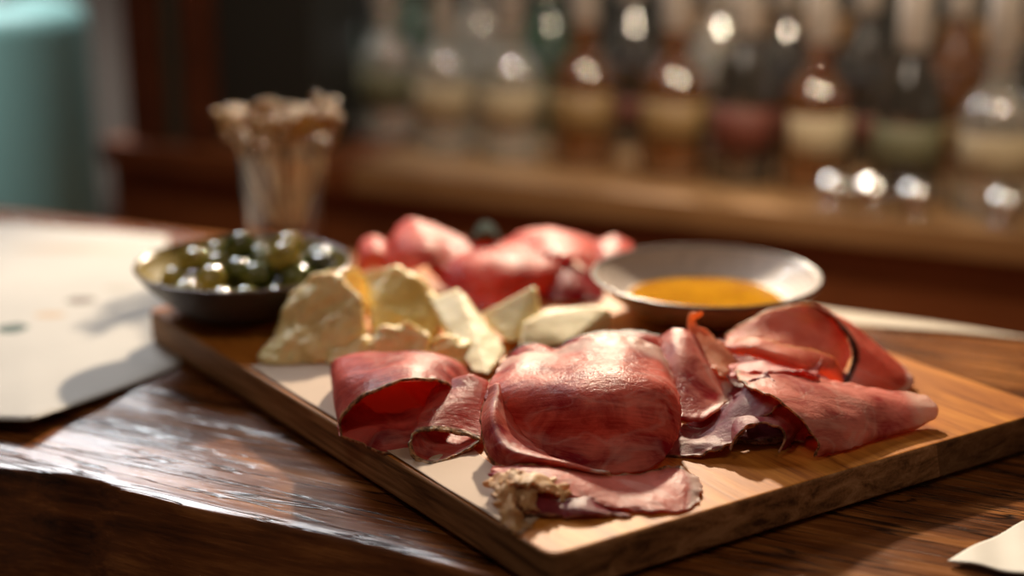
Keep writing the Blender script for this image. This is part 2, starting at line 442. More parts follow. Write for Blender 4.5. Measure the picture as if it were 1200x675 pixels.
M_pap = paper_mat('plain_paper', (.60, .50, .38))
ps = flat_sheet('paper_sheet', [R(880, 380), R(1290, 404), R(1290, 420), R(760, 340)][:0] or [R(800, 366), R(1300, 406), R(1290, 409), R(780, 336)], M_pap,
                lift=lambda s, t: .0016+.0005*math.sin(s*12))
tag(ps, 'long pale paper sheet lying behind the board and sauce dish', 'paper')
M_nap = paper_mat('napkin_paper', (.78, .72, .62))
nk = flat_sheet('paper_napkin', [R(1110, 662), R(1260, 700), R(1330, 600), R(1200, 617)], M_nap, lift=lambda s, t: .0022+.004*s*(1-t)+.0012*math.sin(s*7+t*5)**2)
tag(nk, 'cream paper napkin corner at the lower right of the bar', 'napkin')
M_parch = paper_mat('parchment', (.52, .37, .26))
def on_board(px, py): p = R(px, py, BT); return p
def parch():
    cs = [on_board(293, 431), on_board(610, 628), on_board(640, 600), on_board(410, 405)]
    o = flat_sheet('parchment_sheet', cs, M_parch, lift=lambda s, t: BT+.0011+.0003*math.sin(s*23), thick=.0004)
    return o
tag(parch(), 'thin parchment paper on the board under the cheese and ham', 'parchment')

# ---------------------------------------------------------------- bowls
def ceramic(name, col, inner_noise=.0, rough=.25):
    t = NT(name); tc = t.n('TexCoord')
    n_ = t.n('TexNoise', {'Vector': tc.outputs['Object'], 'Scale': 120, 'Detail': 4})
    s = t.n('SeparateXYZ', {'Vector': tc.outputs['Object']})
    z = t.math('SINE', t.math('MULTIPLY', s.outputs[2], 2600))
    c = t.ramp(n_.outputs[0], [(.3, tuple(x*.75 for x in col)), (.7, col)])
    t.set(Base_Color=c, Roughness=rough, Normal=t.bump(t.math('ADD', z, n_.outputs[0]), .12, .0006))
    t.b.inputs['Coat Weight'].default_value = .22; t.b.inputs['Coat Roughness'].default_value = .04
    return t.m
M_cer_in = ceramic('grey_glaze', (.60, .49, .42), rough=.5); M_cer_oil = ceramic('oily_glaze', (.30, .22, .06)); M_cer_dark = ceramic('charcoal_glaze', (.085, .068, .058), rough=.5)
M_cer_out = ceramic('taupe_glaze', (.52, .41, .35), rough=.4)
M_rim = plain('bronze_rim', (.10, .06, .04), .25)
def bowl(name, loc, r, h, m_out, m_in, label):
    e = empty(name, loc, label=label, cat='bowl')
    outer = smooth_prof([(0, .0012), (r*.40, .0), (r*.46, .001), (r*.56, h*.12), (r*.76, h*.42), (r*.92, h*.76), (r, h)], 5)
    inner = smooth_prof([(r*.972, h), (r*.89, h*.79), (r*.72, h*.46), (r*.50, h*.20), (r*.3, h*.13), (0, h*.11)], 5)
    lathe('outer_wall', outer+[(r*.986, h)], m_out, e, 96)
    lathe('inner_glaze', [(r*.986, h)]+inner, m_in, e, 96)
    k = [(r*.986+.0012*math.cos(a), h+.0010*math.sin(a)) for a in [i*math.pi/6 for i in range(13)]]
    lathe('rim', k, M_rim, e, 96)
    return e
ob_c = R(288, 366, BT); sb_c = R(826, 369, BT)
ob_r = 0.0655; sb_r = .0655
p = C(288, 308, 366); ob_h = p.z-BT
p = C(826, 322, 369); sb_h = p.z-BT
sb_r = (C(961, 322, 369)-C(826, 322, 369)).length; ob_r = (C(414, 308, 366)-C(288, 308, 366)).length
olive_bowl = bowl('olive_bowl', (ob_c.x, ob_c.y, BT), ob_r, ob_h, M_cer_dark, M_cer_oil, 'dark grey ceramic bowl holding green olives on the board')
sauce_bowl = bowl('sauce_bowl', (sb_c.x, sb_c.y, BT), sb_r, sb_h, M_cer_out, M_cer_in, 'shallow pale grey ceramic dish of golden oil on the board')
t = NT('golden_oil'); tc = t.n('TexCoord'); n_ = t.n('TexNoise', {'Vector': tc.outputs['Object'], 'Scale': 60, 'Detail': 3})
t.set(Base_Color=t.ramp(n_.outputs[0], [(.3, (.48, .19, .004)), (.7, (.66, .30, .008))]), Roughness=.06, Subsurface_Weight=.3, Subsurface_Scale=.005)
t.b.inputs['Subsurface Radius'].default_value = (1, .6, .1)
oil = lathe('oil', [(0, sb_h*.42), (sb_r*.66, sb_h*.42), (sb_r*.69, sb_h*.425), (sb_r*.68, sb_h*.34), (0, sb_h*.30)], t.m, None, 64, loc=(sb_c.x, sb_c.y, BT))
tag(oil, 'pool of golden yellow oil in the pale grey dish', 'oil')

# ---------------------------------------------------------------- olives
def olive_mat(name, a, b):
    t = NT(name); tc = t.n('TexCoord'); n_ = t.n('TexNoise', {'Vector': tc.outputs['Object'], 'Scale': 90, 'Detail': 4})
    t.set(Base_Color=t.ramp(n_.outputs[0], [(.3, a), (.7, b)]), Roughness=.14, Subsurface_Weight=.15, Subsurface_Scale=.003)
    t.b.inputs['Coat Weight'].default_value = .8; t.b.inputs['Coat Roughness'].default_value = .08
    return t.m
OM = [olive_mat('green_olive', (.13, .13, .015), (.28, .24, .04)), olive_mat('deep_green_olive', (.05, .07, .012), (.12, .13, .02)), olive_mat('yellow_olive', (.26, .20, .03), (.42, .32, .06)), olive_mat('black_olive', (.012, .016, .010), (.03, .035, .018))]
def olive_mesh(m, r=.0088):
    bm = bmesh.new(); bmesh.ops.create_uvsphere(bm, u_segments=24, v_segments=16, radius=1)
    for v in bm.verts:
        p = v.co.copy(); k = 1-.35*max(0, p.z-.93)/.07*1.0 if p.z > .93 else 1
        v.co = Vector((p.x*r, p.y*r, p.z*r*1.28*k)); v.co += noise.noise_vector(p*2)*r*.04
    me = bpy.data.meshes.new('olive'); bm.to_mesh(me); bm.free(); me.materials.append(m)
    for q in me.polygons: q.use_smooth = True
    return me
OMs = [olive_mesh(m) for m in OM]
names = ['green', 'deep green', 'pale yellow-green', 'black']
pts = []
random.seed(3)
for layer, (zz, rad, cnt) in enumerate(((.0135, .030, 9), (.024, .046, 17), (.036, .043, 17), (.048, .028, 9))):
    for k in range(cnt):
        for tries in range(200):
            rr_ = rad*math.sqrt(random.uniform(0, 1)); a = random.uniform(0, 6.283)
            q = Vector((rr_*math.cos(a)+(.006 if layer == 2 else .017 if layer == 3 else 0), rr_*math.sin(a), zz*ob_h/.033*.86+random.uniform(-.001, .001)))
            if all((q-o_).length > .0165 for o_ in pts): pts.append(q); break
nth = ['first', 'second', 'third', 'fourth', 'fifth', 'sixth', 'seventh', 'eighth', 'ninth', 'tenth', 'eleventh', 'twelfth', 'thirteenth', 'fourteenth', 'fifteenth', 'sixteenth']
def rank_label(i, n): return 'leftmost' if i == 0 else ('rightmost' if i == n-1 else nth[i]+' from the left')
olives = []
for k, q in enumerate(pts):
    c = random.choice([0, 0, 2, 1, 2]) if q.x < .012 else random.choice([0, 1, 3, 1, 2])
    o = bpy.data.objects.new('olive', OMs[c]); COL.objects.link(o)
    o.location = (ob_c.x+q.x, ob_c.y+q.y, BT+q.z); o.rotation_euler = (random.uniform(.9, 2.2), random.uniform(-.5, .5), random.uniform(0, 6.28))
    olives.append((c, 0 if q.z > ob_h*.80 else (1 if q.y < 0 else 2), q.x, o))
for c in range(4):
    for w_ in range(3):
        gsel = sorted([t_ for t_ in olives if t_[0] == c and t_[1] == w_], key=lambda t_: t_[2])
        for i, (_, _, _, o) in enumerate(gsel):
            tag(o, '%s %s olive %s in the dark bowl' % (names[c], rank_label(i, len(gsel)) if len(gsel) > 1 else 'only', ['on top of the pile', 'in the lower front layer', 'in the lower rear layer'][w_]), 'olive', 'olives in the dark bowl')

# ---------------------------------------------------------------- cheese
def cheese_mat(name, a, b, rough_look=1.0, rind=None):
    t = NT(name); tc = t.n('TexCoord')
    n1 = t.n('TexNoise', {'Vector': tc.outputs['Object'], 'Scale': 55, 'Detail': 6, 'Roughness': .65})
    n2 = t.n('TexVoronoi', {'Vector': tc.outputs['Object'], 'Scale': 190})
    c = t.ramp(n1.outputs[0], [(.34, a), (.66, b)])
    h = t.math('ADD', n1.outputs[0], t.math('MULTIPLY', n2.outputs['Distance'], .4))
    t.set(Base_Color=c, Roughness=.5, Normal=t.bump(h, .6*rough_look, .0018), Subsurface_Weight=.35, Subsurface_Scale=.005)
    t.b.inputs['Subsurface Radius'].default_value = (1, .7, .35)
    return t.m
MC_aged = cheese_mat('aged_cheese', (.72, .48, .17), (.94, .78, .38))
MC_yel = cheese_mat('yellow_cheese', (.80, .54, .14), (.92, .72, .28), .6)
MC_pale = cheese_mat('pale_cheese', (.80, .63, .29), (.88, .75, .42), .15)
def chunk(pts, mat, label, seed=0, rough=.0022, cuts=4, cat='cheese'):
    P = [C(*q) for q in pts]
    bm = bmesh.new()
    for q in P: bm.verts.new(q)
    r = bmesh.ops.convex_hull(bm, input=bm.verts)
    bmesh.ops.delete(bm, geom=[e for e in r['geom_interior'] if isinstance(e, bmesh.types.BMVert)], context='VERTS')
    bmesh.ops.bevel(bm, geom=bm.edges[:], offset=.0012, segments=1, affect='EDGES')
    bmesh.ops.triangulate(bm, faces=bm.faces)
    for it in range(5):
        es = [e for e in bm.edges if e.calc_length() > .0026]
        if not es: break
        bmesh.ops.subdivide_edges(bm, edges=es, cuts=1); bmesh.ops.triangulate(bm, faces=bm.faces)
    bm.normal_update(); so = Vector((seed*5.3, seed, 0))
    for v in bm.verts:
        n_ = v.normal; d = noise.noise(v.co*70+so)*rough+noise.noise(v.co*190+so)*rough*.5+abs(noise.noise(v.co*35+so))*rough*.8
        v.co = v.co+n_*d
        v.co.z = max(v.co.z, BT+.0016)
    bmesh.ops.recalc_face_normals(bm, faces=bm.faces)
    me = bpy.data.meshes.new('cheese_chunk'); bm.to_mesh(me); bm.free(); me.materials.append(mat)
    for q in me.polygons: q.use_smooth = True
    o = bpy.data.objects.new('cheese_chunk', me); COL.objects.link(o)
    return tag(o, label, cat)
chunk([(303, 424, 427), (322, 430, 432), (376, 426, 429), (428, 420, 425), (364, 322, 398), (402, 322, 398), (341, 343, 402), (424, 348, 405), (345, 372, 386), (425, 378, 390)],
      MC_aged, 'largest rough aged cheese chunk at the left front of the cheese', 1, .0035)
chunk([(424, 320, 384), (466, 309, 382), (500, 332, 384), (528, 368, 395), (440, 352, 398), (505, 400, 410), (440, 408, 412), (440, 375, 380), (520, 385, 388)],
      MC_yel, 'smooth yellow cheese wedge with pointed top behind the big chunk', 2, .0015)
chunk([(380, 318, 376), (420, 311, 374), (434, 330, 378), (385, 345, 380), (430, 362, 382), (382, 372, 378), (434, 372, 378)], MC_yel, 'yellow cheese piece peeking over the top of the largest chunk', 9, .0015)
chunk([(376, 425, 428), (384, 398, 418), (410, 390, 416), (436, 396, 418), (440, 420, 426), (400, 430, 434), (430, 410, 414)], MC_aged, 'small crumbly cheese lump in front of the largest chunk', 3, .0035)
chunk([(436, 424, 430), (444, 384, 420), (476, 374, 418), (504, 388, 420), (506, 420, 428), (470, 430, 434), (470, 412, 414)], MC_aged, 'rough cheese crumble between the big chunk and the pale wedges', 4, .004)
chunk([(500, 428, 432), (506, 398, 424), (528, 388, 422), (548, 402, 424), (552, 428, 434), (520, 434, 438), (525, 416, 418)], MC_yel, 'small yellow cheese crumble left of the narrow pale wedge', 5, .0035)
chunk([(502, 350, 392), (538, 336, 390), (560, 366, 398), (594, 412, 425), (574, 440, 446), (552, 436, 443), (524, 396, 414), (545, 395, 397), (585, 418, 420)],
      MC_pale, 'narrow pale cheese wedge pointing at the small ham roll', 6, .0004)
chunk([(562, 366, 396), (628, 333, 386), (634, 362, 394), (632, 392, 406), (596, 402, 412), (572, 384, 402), (600, 388, 390), (630, 380, 382)],
      MC_pale, 'pale cheese wedge with peaked corner beside the red ham', 7, .0004)
chunk([(612, 376, 408), (640, 362, 400), (696, 357, 398), (716, 362, 400), (716, 386, 402), (668, 402, 420), (606, 412, 422), (640, 395, 398), (712, 388, 392)],
      MC_pale, 'flat rectangular pale cheese slab nearest the oil dish', 8, .0004)

# ---------------------------------------------------------------- cured ham, front pile
FATW = (.92, .76, .66)
lit, deep = (.52, .135, .105), (.26, .035, .032)
H1 = ham_mat('ham_left', (0.659, 0.172, 0.123), (0.285, 0.023, 0.026), rind=(1, 1, .035), rind_col=(.75, .42, .20), thin=0.45, seed=1)
H2 = ham_mat('ham_roll', (0.632, 0.159, 0.112), (0.285, 0.023, 0.026), rind=(1, 1, .07), rind_col=(.78, .52, .26), thin=0.45, seed=2)
H3 = ham_mat('ham_large', (.74, .26, .18), (0.356, 0.029, 0.030), fat=(1, 0, .14), thin=0.53, seed=3.3, fat_col=(.90, .70, .60), vein=.6)
H3b = ham_mat('ham_flap', (0.698, 0.231, 0.158), (0.309, 0.026, 0.030), fat=(0, 1, .10), thin=0.45, seed=4.1, fat_col=FATW, rind=(1, 0, .06), rind_col=(.66, .30, .14))
H4 = ham_mat('ham_behind', (0.659, 0.132, 0.079), (0.332, 0.019, 0.015), rind=(1, 0, .10), rind_col=(.12, .06, .02), thin=0.50, seed=5)
H5 = ham_mat('ham_middle', (.78, .33, .24), (0.404, 0.039, 0.037), fat=(0, 1, .20), thin=0.50, seed=6, fat_col=FATW, vein=.8)
H6 = ham_mat('ham_crumple', (0.323, 0.056, 0.057), (0.155, 0.009, 0.015), rind=(1, 1, .04), rind_col=(.70, .36, .20), thin=0.45, seed=7)
H7 = ham_mat('ham_arch_inner', (.86, .42, .29), (.68, .20, .12), fat=(1, 0, .06), fat_col=(.85, .48, .20), thin=0.57, seed=8, vein=.7)
H8 = ham_mat('ham_arch_outer', (.80, .31, .20), (.56, .10, .06), fat=(1, 1, .15), rind=(1, 0, .09), rind_col=(.10, .04, .012), thin=0.55, seed=9, fat_col=FATW)
H9 = ham_mat('ham_cone', (.76, .33, .24), (.46, .07, .06), fat=(0, 1, .13), rind=(0, 0, .022), rind_col=(.80, .45, .22), thin=0.47, seed=10, fat_col=(.92, .70, .56), vein=.6)
HF = ham_mat('fat_rind', (.74, .50, .24), (.34, .17, .06), thin=0.35, seed=11, vein=.3)

def ham(label, patches, mats, seed=0, rot=None, **kw):
    if isinstance(patches[0], list): patches = [dict(rows=patches)]
    o = sheet('ham_slice', patches, mats, seed=seed, **kw)
    return tag(o, label, 'cured ham')

ham('folded ham slice standing as an arch at the far left of the pile', [
    dict(rows=[[(398, 452, 453), (400, 448, 449), (425, 445, 446), (465, 443, 444), (505, 442, 443), (535, 444, 445), (552, 456, 457)],
               [(392, 452, 460), (391, 424, 458), (420, 415, 458), (465, 413, 457), (510, 415, 456), (540, 427, 456), (552, 448, 460)],
               [(394, 480, 488), (392, 452, 486), (412, 440, 490), (452, 430, 492), (498, 427, 488), (530, 436, 480), (545, 452, 478)],
               [(400, 512, 513), (398, 496, 512), (412, 476, 513), (440, 458, 514), (480, 445, 510), (514, 447, 502), (532, 456, 495)]]),
    dict(rows=[[(398, 470, 484), (430, 478, 494), (462, 486, 502), (500, 470, 496), (530, 460, 490)],
               [(400, 492, 500), (425, 502, 512), (458, 512, 522), (490, 500, 514), (518, 480, 500)],
               [(400, 513, 513), (422, 521, 522), (452, 530, 532), (482, 524, 527), (500, 512, 518)]], amp=.0022, ruff=.002)],
    [H1], 1)
ham('small ham roll with open end facing the board edge', [
    dict(rows=[[(505, 480, 500), (503, 462, 495), (518, 450, 490), (550, 440, 488), (574, 452, 488), (572, 480, 490), (545, 495, 500), (515, 495, 505), (505, 480, 500)],
               [(490, 502, 520), (496, 484, 514), (514, 474, 510), (548, 472, 506), (572, 482, 506), (566, 502, 512), (543, 514, 518), (510, 520, 525), (490, 502, 520)],
               [(481, 520, 540), (487, 508, 532), (510, 505, 528), (546, 511, 525), (562, 518, 528), (542, 531, 535), (508, 545, 546), (487, 537, 543), (481, 520, 540)]])], [H2], 2)
big = ham('largest ham slice bulging up at the centre front of the pile', [
    dict(rows=[
        [(590, 423, 480), (615, 414, 474), (650, 413, 470), (685, 397, 468), (725, 394, 468), (765, 404, 472), (783, 424, 480)],
        [(577, 445, 500), (605, 430, 494), (650, 425, 490), (690, 416, 488), (730, 413, 488), (771, 428, 492), (791, 450, 498)],
        [(569, 468, 516), (592, 457, 516), (640, 450, 518), (690, 444, 520), (735, 443, 520), (777, 455, 520), (798, 476, 518)],
        [(592, 484, 522), (616, 486, 528), (655, 484, 534), (695, 480, 538), (740, 482, 538), (777, 490, 536), (796, 502, 530)],
        [(604, 502, 528), (628, 510, 533), (660, 514, 538), (700, 515, 541), (740, 515, 543), (772, 518, 543), (788, 524, 540)],
        [(616, 517, 533), (640, 532, 543), (668, 543, 550), (705, 553, 556), (735, 556, 558), (759, 552, 557), (778, 538, 550)]], nu=90, nv=70, amp=.0005, ruff=.0012),
    dict(rows=[
        [(574, 452, 508), (564, 482, 522), (566, 508, 540), (572, 534, 553), (584, 547, 560), (612, 546, 562), (650, 547, 564), (700, 555, 566)],
        [(584, 450, 512), (578, 478, 532), (584, 505, 548), (598, 525, 560), (625, 535, 566), (655, 542, 568), (685, 549, 570), (712, 555, 568)],
        [(588, 458, 513), (596, 482, 523), (608, 505, 530), (630, 525, 542), (650, 536, 548), (668, 543, 552), (690, 549, 555), (714, 555, 559)]], nu=70, nv=24, m=1),
    dict(rows=[
        [(575, 549, 566), (620, 546, 568), (665, 550, 568), (712, 557, 566), (750, 556, 562), (790, 547, 556), (815, 557, 562)],
        [(575, 553, 575), (620, 553, 578), (665, 560, 580), (712, 570, 582), (755, 572, 580), (798, 566, 576), (823, 573, 577)],
        [(585, 558, 582), (630, 562, 588), (670, 582, 594), (716, 594, 600), (762, 600, 603), (797, 600, 602), (814, 590, 593)]], nu=80, nv=30, m=1, ruff=.0016),
    dict(rows=[
        [(575, 558, 578), (630, 564, 584), (670, 582, 590), (716, 590, 596)],
        [(590, 580, 592), (635, 585, 600), (680, 598, 604), (735, 600, 604)],
        [(598, 602, 606), (640, 606, 610), (690, 606, 609), (738, 602, 605)]], nu=50, nv=30, m=2, amp=.0025, ruff=.002)],
    [H3, H3b, H6], 3)
rd = sheet('rind', [
    dict(rows=[[(570, 563, 584), (590, 554, 586), (620, 556, 586), (655, 566, 588), (668, 578, 594)],
               [(576, 568, 590), (594, 562, 594), (624, 562, 594), (654, 572, 594), (664, 582, 597)],
               [(580, 574, 594), (598, 569, 599), (622, 568, 598), (648, 577, 598), (660, 586, 599)]], nu=70, nv=20, amp=.0016, ruff=.0035, freq=150),
    dict(rows=[[(584, 566, 594), (594, 562, 596), (606, 566, 596)],
               [(582, 585, 604), (598, 586, 608), (606, 588, 606)],
               [(590, 604, 614), (600, 606, 616), (612, 606, 614)],
               [(594, 618, 621), (608, 622, 624), (626, 618, 620)]], nu=24, nv=50, amp=.0018, ruff=.004, freq=160),
    dict(rows=[[(612, 570, 596), (620, 568, 596), (632, 572, 596)],
               [(608, 580, 602), (618, 584, 604), (626, 584, 602)],
               [(614, 596, 608), (622, 598, 608), (630, 596, 607)]], nu=20, nv=30, amp=.002, ruff=.004, freq=170)], [HF], None, thick=.0012, seed=5)
rd.parent = big; rd['label'] = 'crumpled yellow-brown fatty rind'
ham('dark-edged ham slice showing just behind the largest slice', [
    dict(rows=[[(592, 424, 462), (606, 408, 460), (630, 402, 458), (650, 408, 456), (668, 396, 454), (700, 390, 452), (740, 388, 452), (776, 394, 454)],
               [(594, 430, 470), (612, 418, 468), (640, 412, 466), (660, 414, 465), (690, 404, 464), (720, 400, 463), (750, 400, 463), (778, 408, 464)],
               [(600, 440, 476), (620, 430, 476), (650, 428, 474), (680, 424, 472), (710, 420, 470), (735, 420, 470), (760, 424, 470), (780, 430, 472)]])], [H4], 4)
ham('ham slice with white fat stripe right of the largest slice', [
    dict(rows=[[(768, 400, 456), (786, 388, 455), (806, 388, 456), (822, 406, 460), (838, 428, 466), (854, 446, 474)],
               [(774, 425, 474), (793, 412, 473), (812, 416, 474), (829, 432, 477), (844, 448, 480), (857, 457, 484)],
               [(782, 455, 492), (800, 448, 491), (817, 452, 492), (833, 460, 493), (846, 467, 493), (853, 470, 492)],
               [(790, 490, 512), (800, 493, 514), (815, 494, 515), (825, 491, 514), (835, 484, 512), (843, 478, 510)]])], [H5], 5)
ham('thin curled ham tip sticking up beside the fat-striped slice', [
    dict(rows=[[(820, 365, 448), (810, 370, 448), (807, 386, 452), (814, 404, 460), (828, 424, 470), (846, 440, 480)],
               [(821, 366, 447), (813, 373, 447), (813, 385, 450), (824, 399, 456), (842, 416, 464), (860, 436, 474)],
               [(822, 367, 446), (815, 376, 446), (818, 383, 448), (834, 394, 450), (854, 410, 458), (872, 432, 468)]], nu=60, nv=20, ruff=.0022)],
    [ham_mat('ham_tip', (.84, .50, .30), (.62, .24, .12), fat=(0, 0, .30), fat_col=(.80, .46, .20), thin=0.62, seed=12)], 6)
ham('crumpled dark purple ham slice in the middle of the pile', [
    dict(rows=[[(800, 497, 512), (826, 493, 512), (850, 472, 506), (872, 452, 500), (900, 438, 494)],
               [(790, 518, 528), (820, 516, 528), (848, 500, 522), (876, 478, 516), (912, 458, 510)],
               [(780, 532, 535), (808, 537, 540), (838, 526, 538), (868, 504, 530), (898, 488, 524), (928, 474, 518)]], amp=.002, ruff=.0022),
    dict(rows=[[(845, 500, 512), (860, 480, 508), (890, 472, 505), (922, 478, 505), (938, 500, 510), (930, 520, 520)],
               [(850, 514, 526), (864, 494, 522), (890, 486, 520), (916, 490, 520), (928, 506, 524), (920, 524, 528)],
               [(855, 527, 540), (866, 508, 536), (888, 498, 532), (910, 502, 532), (920, 516, 533), (912, 530, 536)]], amp=.001, ruff=.002),
    dict(rows=[[(800, 500, 505), (850, 480, 500), (900, 470, 498), (950, 480, 500)],
               [(800, 528, 530), (850, 522, 526), (900, 515, 520), (945, 520, 524)]], nv=20, amp=.002)], [H6], 7)
ham('broad arched ham slice with a dark rind edge at the back right', [
    dict(rows=[[(850, 394, 440), (870, 381, 436), (905, 364, 430), (942, 356, 428), (970, 368, 430), (988, 388, 436), (997, 414, 446)],
               [(853, 404, 448), (880, 396, 445), (915, 387, 440), (945, 384, 438), (970, 392, 438), (985, 406, 442), (992, 426, 450)],
               [(860, 412, 456), (890, 408, 454), (920, 410, 452), (948, 413, 450), (968, 420, 452), (980, 431, 454), (986, 444, 458)]]),
    dict(rows=[[(850, 398, 450), (885, 400, 456), (920, 405, 460), (950, 411, 462), (975, 420, 463), (988, 438, 462)],
               [(850, 406, 456), (885, 410, 464), (920, 418, 470), (948, 426, 471), (974, 434, 470), (988, 446, 466)],
               [(858, 414, 458), (890, 420, 464), (922, 430, 470), (948, 438, 471), (970, 444, 470), (985, 452, 468)]], amp=.0015),
    dict(rows=[[(945, 356, 428), (966, 363, 432), (985, 382, 440), (996, 402, 448), (998, 420, 455), (993, 438, 461), (988, 451, 466)],
               [(968, 362, 424), (998, 380, 432), (1016, 398, 442), (1026, 418, 452), (1026, 436, 460), (1018, 450, 467), (1006, 457, 470)],
               [(1008, 392, 430), (1030, 406, 436), (1044, 420, 444), (1052, 434, 452), (1052, 446, 459), (1044, 455, 464), (1030, 459, 468)],
               [(1040, 418, 436), (1052, 425, 440), (1062, 434, 446), (1068, 442, 452), (1070, 450, 456), (1062, 456, 460), (1050, 460, 464)]], m=1, nu=60, nv=60)],
    [H7, H8], 8)
ham('cone-shaped rolled ham slice pointing right at the front right', [
    dict(rows=[[(862, 436, 478), (910, 434, 478), (955, 443, 480), (1000, 452, 482), (1045, 458, 484), (1085, 465, 486)],
               [(868, 447, 500), (910, 449, 502), (955, 455, 502), (1005, 464, 501), (1050, 470, 498), (1097, 475, 494)],
               [(900, 464, 520), (928, 470, 520), (968, 478, 518), (1012, 484, 513), (1056, 486, 506), (1100, 484, 498)],
               [(935, 488, 532), (952, 493, 532), (982, 500, 527), (1020, 502, 519), (1061, 500, 510), (1096, 490, 500)],
               [(956, 515, 538), (967, 516, 536), (990, 514, 528), (1025, 510, 520), (1062, 504, 510), (1091, 494, 500)],
               [(955, 537, 540), (975, 531, 534), (1000, 524, 527), (1030, 514, 518), (1062, 506, 509), (1086, 497, 499)]], nu=90, nv=60),
    ], [H9], 9)
ham('ragged lilac ham scrap lying on top of the cone-shaped roll', [
    dict(rows=[[(850, 432, 466), (880, 423, 464), (905, 427, 466), (930, 432, 468), (962, 424, 468)],
               [(856, 434, 474), (885, 425, 474), (910, 429, 475), (932, 433, 476), (958, 432, 476)],
               [(862, 441, 484), (890, 434, 485), (912, 435, 486), (932, 438, 486), (955, 440, 486)]], amp=.0018, ruff=.003, nv=24)],
    [ham_mat('ham_lilac', (0.738, 0.290, 0.248), (0.404, 0.052, 0.067), thin=0.50, seed=13)], 10)
ham('flat dark red ham slice lying on the board beneath the pile', [
    dict(rows=[[(700, 405, 430), (760, 398, 425), (830, 400, 425), (900, 405, 428), (960, 425, 440)],
               [(640, 440, 462), (720, 430, 460), (800, 425, 458), (900, 430, 455), (1000, 445, 458)],
               [(640, 458, 464), (700, 452, 462), (780, 455, 470), (860, 472, 492), (1010, 478, 486)],
               [(650, 465, 467), (720, 465, 467), (800, 490, 494), (880, 520, 524), (985, 505, 508)]], nv=50, amp=.0018)], [H6], 11)

# ---------------------------------------------------------------- cured ham, back pile
K1 = ham_mat('ham_back', (0.791, 0.264, 0.192), (0.475, 0.043, 0.045), thin=0.50, seed=21, vein=.9)
K2 = ham_mat('ham_back_deep', (0.766, 0.146, 0.079), (0.427, 0.023, 0.019), thin=0.60, seed=22)
ham('pink ham fold standing tallest at the left of the rear pile', [
    [(448, 296, 326), (464, 268, 322), (484, 257, 320), (512, 266, 320), (545, 280, 322)],
    [(450, 315, 338), (470, 290, 337), (498, 284, 336), (528, 292, 335), (558, 300, 334)],
    [(462, 334, 347), (485, 316, 346), (508, 312, 346), (535, 322, 346), (562, 332, 346)]], [K1], 31)
ham('small pink ham curl at the far left of the rear pile', [
    [(418, 300, 322), (424, 282, 320), (438, 277, 319), (452, 284, 320), (458, 302, 322)],
    [(420, 312, 332), (428, 298, 332), (440, 292, 332), (452, 298, 332), (458, 312, 332)],
    [(424, 322, 334), (432, 316, 334), (442, 314, 334), (450, 316, 334), (456, 322, 334)]], [K1], 32)
ham('wide red ham slice sagging in the middle of the rear pile', [
    [(498, 302, 328), (540, 288, 324), (590, 284, 322), (640, 288, 324), (676, 298, 328)],
    [(504, 318, 342), (545, 308, 345), (592, 306, 346), (638, 310, 344), (670, 314, 340)],
    [(525, 340, 354), (552, 350, 361), (592, 346, 360), (628, 336, 354), (655, 330, 348)],
    [(540, 352, 360), (560, 362, 366), (592, 358, 364), (622, 346, 357), (645, 340, 350)]], [K2], 33)
ham('rosy ham slice ridged up at the right of the rear pile', [
    [(582, 290, 316), (608, 274, 312), (645, 268, 310), (684, 278, 312), (712, 292, 316), (722, 306, 322)],
    [(596, 298, 326), (628, 288, 328), (660, 286, 328), (690, 298, 330), (704, 312, 332), (712, 322, 334)],
    [(604, 304, 332), (636, 298, 336), (664, 300, 338), (686, 314, 340), (698, 326, 342), (704, 334, 342)]], [K1], 34)
ham('ham fold coloured dark red as the shaded recess left of the oil dish', [
    [(634, 318, 340), (662, 308, 338), (690, 320, 340), (708, 334, 342)],
    [(636, 336, 350), (664, 330, 350), (690, 338, 350), (706, 346, 350)],
    [(640, 352, 357), (668, 352, 357), (692, 353, 356), (706, 352, 354)]], [ham_mat('ham_back_shade', (0.449, 0.027, 0.020), (0.214, 0.006, 0.006), thin=0.50, seed=23)], 35)  # darker red carries the shade of the recess between folds
ham('pink ham end peeking out behind the oil dish rim', [
    [(690, 296, 318), (704, 282, 315), (722, 278, 313), (740, 286, 313)],
    [(692, 306, 326), (706, 296, 325), (724, 294, 324), (742, 300, 323)],
    [(698, 316, 332), (710, 310, 331), (726, 308, 330), (742, 312, 328)]], [K1], 36)
ML = plain('dark_leaf', (.010, .020, .012), .9); ML.node_tree.nodes['Principled BSDF'].inputs['Specular IOR Level'].default_value = .1
gl = sheet('herb_sprig', [dict(rows=[
    [(552, 280, 318), (562, 262, 316), (574, 262, 315), (584, 276, 317)],
    [(550, 290, 326), (562, 276, 326), (574, 272, 326), (586, 284, 325)]])], [ML], None, thick=.0015, seed=40)
gl.data.materials[0] = ML
tag(gl, 'dark green herb leaf on top of the rear ham pile', 'herb')

